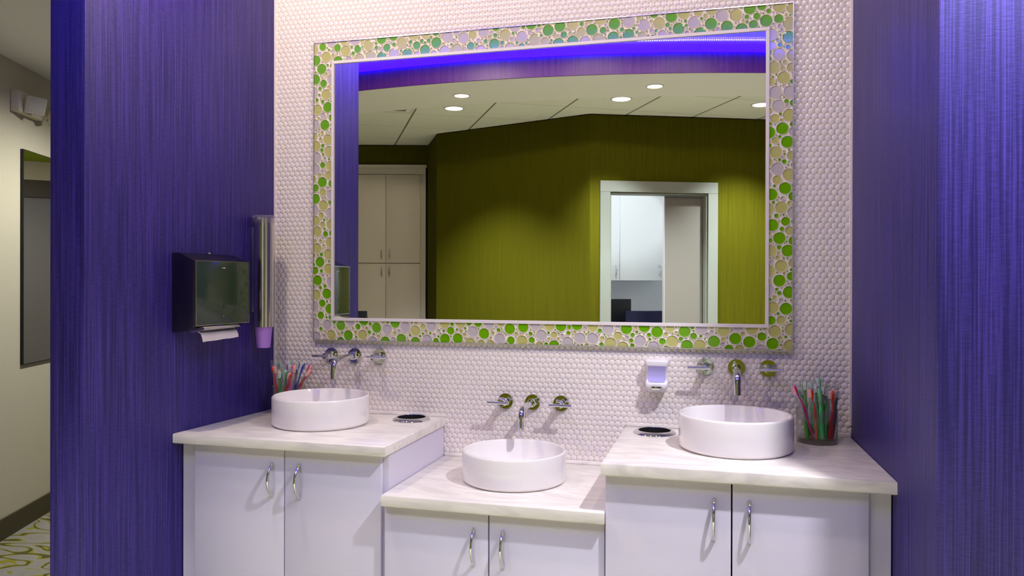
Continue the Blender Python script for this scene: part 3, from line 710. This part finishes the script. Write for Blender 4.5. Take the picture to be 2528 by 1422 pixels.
LB = [('orange','pink',(-1.708,-.120,.8785),(-1.730,-.150,1.056),0+PI,'orange toothbrush leaning out at far left of the left glass'),
 ('green','white',(-1.722,-.125,.8785),(-1.693,-.152,1.038),PI/2,'bright green toothbrush standing upright at front of the left glass'),
 ('mint','white',(-1.738,-.092,.8785),(-1.664,-.152,1.039),0,'mint green toothbrush with white bristles leaning right in left glass'),
 ('olive','pink',(-1.684,-.145,.8785),(-1.755,-.075,1.030),PI,'olive green toothbrush behind the orange one in left glass'),
 ('palegreen','white',(-1.700,-.075,.8785),(-1.758,-.055,1.068),0,'pale green toothbrush poking up at back left of the left glass'),
 ('navy','white',(-1.679,-.142,.8785),(-1.691,-.100,1.059),PI,'dark navy toothbrush with white bristles in middle of left glass'),
 ('lime','white',(-1.694,-.095,.8785),(-1.713,-.052,1.069),PI/2,'lime green toothbrush tip rising at back of left glass'),
 ('red','pink',(-1.726,-.119,.8785),(-1.646,-.150,1.029),0,'red toothbrush with peach bristles leaning right in left glass'),
 ('magenta','pink',(-1.668,-.140,.8785),(-1.650,-.130,1.063),PI,'magenta toothbrush with pink bristles near middle of left glass'),
 ('slate','white',(-1.700,-.080,.8785),(-1.655,-.080,1.069),PI/2,'slate blue toothbrush leaning right at back of left glass'),
 ('blue','white',(-1.690,-.118,.8785),(-1.606,-.118,1.068),0,'royal blue toothbrush with white bristles at right of left glass'),
 ('orange','pink',(-1.722,-.090,.8785),(-1.576,-.115,1.046),PI/2,'orange toothbrush leaning out at far right of left glass'),
 ('magenta','pink',(-1.686,-.072,.8785),(-1.608,-.070,1.058),PI,'magenta toothbrush tip behind the orange one at right of left glass')]
for i, a in enumerate(LB): toothbrush(a[0],a[1],a[2],a[3],a[4],a[5],GL,i)
RB = [('magenta','pink',(.302,-.145,.8785),(.238,-.160,1.054),0,'magenta toothbrush leaning out at far left of right glass'),
 ('lime','white',(.281,-.140,.8785),(.274,-.119,1.064),PI/2,'dark lime toothbrush rising tall at left back of right glass'),
 ('green','white',(.292,-.111,.8785),(.256,-.101,1.031),0,'thin green toothbrush leaning left behind the magenta one in right glass'),
 ('lime','white',(.294,-.108,.8785),(.268,-.076,1.036),PI/2,'short lime toothbrush at back left of right glass'),
 ('red','pink',(.309,-.166,.8785),(.291,-.172,1.044),0,'orange-red toothbrush with pink bristles at front left of right glass'),
 ('green','white',(.322,-.150,.8785),(.305,-.129,1.057),PI/2,'green toothbrush leaning left between red and mint ones in right glass'),
 ('mint','white',(.326,-.165,.8785),(.317,-.170,1.045),-PI/2,'mint toothbrush with white bristles upright at front of right glass'),
 ('green','white',(.342,-.128,.8785),(.343,-.109,1.042),PI/2,'green toothbrush upright right of the mint one in right glass'),
 ('mint','white',(.339,-.101,.8785),(.326,-.072,1.073),0,'pale mint toothbrush, tallest at back of right glass'),
 ('red','pink',(.348,-.150,.8785),(.358,-.160,1.039),0,'red toothbrush with pink bristles at front right of right glass'),
 ('red','pink',(.357,-.138,.8785),(.369,-.137,1.042),PI/2,'red toothbrush just behind the other red one at right of right glass'),
 ('teal','white',(.361,-.124,.8785),(.378,-.124,1.041),PI/2,'dark teal toothbrush at far right edge of right glass'),
 ('mint','white',(.305,-.096,.8785),(.298,-.079,1.054),PI/2,'mint toothbrush half hidden at back of right glass'),
 ('orange','pink',(.317,-.089,.8785),(.317,-.082,1.026),PI/2,'orange toothbrush hidden behind the green ones in right glass'),
 ('green','white',(.330,-.118,.8785),(.331,-.120,1.050),PI/2,'green toothbrush upright in the centre of right glass, between mint ones'),
 ('lime','white',(.349,-.118,.8785),(.352,-.104,1.046),PI/2,'lime toothbrush standing behind the two red ones in right glass'),
 ('teal','white',(.350,-.090,.8785),(.358,-.080,1.036),PI/2,'teal toothbrush at back right of right glass')]
for i, a in enumerate(RB): toothbrush(a[0],a[1],a[2],a[3],a[4],a[5],GR,i+1)

# ------------------------------------------------------------------ hall fittings
angH = math.atan2(hd.y, hd.x)                           # local x along the hall wall; local y = away from the hall
el = thing('emergency_light', 'beige two-headed emergency light on the hall wall', 'emergency light', hall(.10,.0003,2.328), angH)
MB().box(0,.275,-.045,0,0,.118).build('housing', M['beige_plastic'], el, bevel=.004)
for k, (sx, tilt) in enumerate(((.085,.0),(.305,1.0))):
    Mh = Matrix.Translation((sx,-.088,.050)) @ Matrix.Rotation([-.62,.75][k], 4, 'Z') @ Matrix.Rotation([.35,.25][k], 4, 'X')
    hd_ = MB().lathe([(.0005,.030),(.030,.028),(.046,.016),(.052,-.004),(.050,-.012)], 4 if k == 9 else 28, M=Mh @ Matrix.Rotation(-PI/2, 4, 'X'))
    hd_.box(-.054,.054,-.016,.012,-.048,.048,M=Mh); hd_.tube([(sx,-.040,.05),(sx,-.075,.05)], .014, 14)
    h_ = hd_.build('lamp_head', M['beige_plastic'], el, bevel=.004, smooth=40)
    MB().box(-.046,.046,-.019,-.0162,-.040,.040,M=Mh).build('lens', M['lamp_lens'], h_, bevel=.002)
wm = thing('wall_mirror', 'tall narrow frameless mirror with dark edge on the hall wall', 'mirror', hall(.206,.0003,.921), angH)
MB().box(0,.62,-.016,0,0,1.216).build('backing', M['dark'], wm, smooth=0)
MB().box(.004,.616,-.0175,-.0162,.004,1.212).build('glass', M['mirror'], wm, smooth=0)

# ------------------------------------------------------------------ things seen in the mirror
angA = math.atan2(gA.y, gA.x)
sc_ = thing('storage_cabinet', 'tall beige four-door storage cabinet beside the green wall, reflected in mirror', 'cabinet', (cR.x,cR.y,0), angA)
# local: +x = gA (to the right end in plan), room side = +y
cb = MB().box(-cW,0,-.42,.0,0,2.50).build('carcass', M['cab_beige'], sc_, smooth=0)
MB().box(-cW-.01,.012,.0,.022,2.485,2.515).build('crown', M['cab_beige'], sc_, bevel=.003)
MB().box(-cW,0,.0,.012,2.425,2.484).build('fascia', M['cab_beige'], sc_, smooth=0)
gx = -.378
for (a, b) in ((gx+.002,-.050),(-.708,gx-.002)):
    for (z0, z1, up) in ((1.575,2.418,True),(.09,1.568,False)):
        d = MB().box(a,b,.001,.020,z0,z1).build('door', M['cab_beige'], sc_, bevel=.001)
        hx_ = a+.035 if a > gx else b-.035; zz = (1.655,1.60) if up else (1.545,1.49)
        zz = (1.700,1.605) if up else (1.535,1.440)
        pts = [(hx_, .021+.028*math.sin(PI*t/10)**.75, zz[0]+(zz[1]-zz[0])*t/10) for t in range(11)]
        MB().tube(pts, .005, 10, up=(1,0,0)).build('handle', M['chrome'], d)
def from_door(x, y): v = dm @ Vector((x,y,0)); return v
wc = thing('wall_cabinet', 'white wall cabinet in the bright room beyond the doorway', 'cabinet', tuple(from_door(0,-1.915))[:2]+(1.41,), angD)
MB().box(.23,1.142,.0,.325,0,1.10).build('carcass', M['cab_white'], wc, smooth=0)
for (a, b, hx_) in ((.236,.679,.64),(.683,1.126,1.09)):
    d = MB().box(a,b,.326,.345,.004,1.09).build('door', M['cab_white'], wc, bevel=.001)
    pts = [(hx_, .346+.028*math.sin(PI*t/10)**.75, .05+.10*t/10) for t in range(11)]
    MB().tube(pts, .005, 10, up=(1,0,0)).build('handle', M['chrome'], d)
ds = thing('desk', 'white desk top under the wall cabinet in the bright room', 'desk', tuple(from_door(.5,-1.62))[:2]+(0,), angD)
MB().box(-.38,.85,-.28,.25,.73,.76).build('desktop', M['cab_white'], ds, smooth=0)
for sx in (-.37,.81): MB().box(sx,sx+.03,-.28,.25,0,.729).build('side_panel', M['cab_white'], ds, smooth=0)
mn = thing('monitor', 'black monitor on the desk beyond the doorway', 'monitor', tuple(from_door(.524,-1.50))[:2]+(.761,), angD)
MB().box(-.25,.25,-.02,.015,.14,.470).build('screen', M['black'], mn, bevel=.004)
MB().box(-.12,.12,-.09,.09,0,.012).box(-.03,.03,-.04,-.021,.012,.30).build('stand', M['black'], mn, smooth=0)
def chair(label, loc, rot, mat, zt, wd, hb=.36, group=None):
    t = thing('office_chair', label, 'chair', loc, rot, group)
    b = MB(); nseg = 8
    for i in range(nseg):
        a = -wd/2+wd*i/nseg; c = a+wd/nseg; f = lambda x: .045*(2*x/wd)**2
        b.add([(a,f(a),zt-hb),(c,f(c),zt-hb),(c,f(c)+.035,zt-hb),(a,f(a)+.035,zt-hb),(a*.96,f(a)-.02,zt),(c*.96,f(c)-.02,zt),(c*.96,f(c)+.015,zt),(a*.96,f(a)+.015,zt)],
              [(0,3,2,1),(4,5,6,7),(0,1,5,4),(2,3,7,6)]+([(3,0,4,7)] if i == 0 else [])+([(1,2,6,5)] if i == nseg-1 else []))
    b.build('backrest', mat, t, smooth=40)
    MB().box(-wd/2,wd/2,.06,.52,zt-.62,zt-.54).build('seat', mat, t, bevel=.02)
    MB().tube([(0,.02,zt-.58),(0,-.015,zt-.45),(0,-.012,zt-hb+.05)], .018, 10).tube([(0,.02,zt-.58),(0,.29,zt-.62)], .018, 10).build('back_post', M['black'], t)
    MB().tube([(0,.29,.07),(0,.29,zt-.62)], .024, 12).build('column', M['chrome'], t)
    s = MB()
    for k in range(5): a = 2*PI*k/5; s.tube([(0,.29,.075),(.28*math.cos(a),.29+.28*math.sin(a),.05),(.29*math.cos(a),.29+.29*math.sin(a),.0)], [.022,.016,.016], 8)
    s.build('base', M['black'], t); return t
p = from_door(.89,-1.26); chair('navy chair with curved back in front of the desk beyond the doorway', (p.x,p.y,0), angD+PI, M['navy'], 1.122, .46)
chair('black chair, its back peeking past the purple wall at mirror bottom left', (-2.87,-2.60,0), PI, M['black'], 1.168, .46)

# ---- end of script
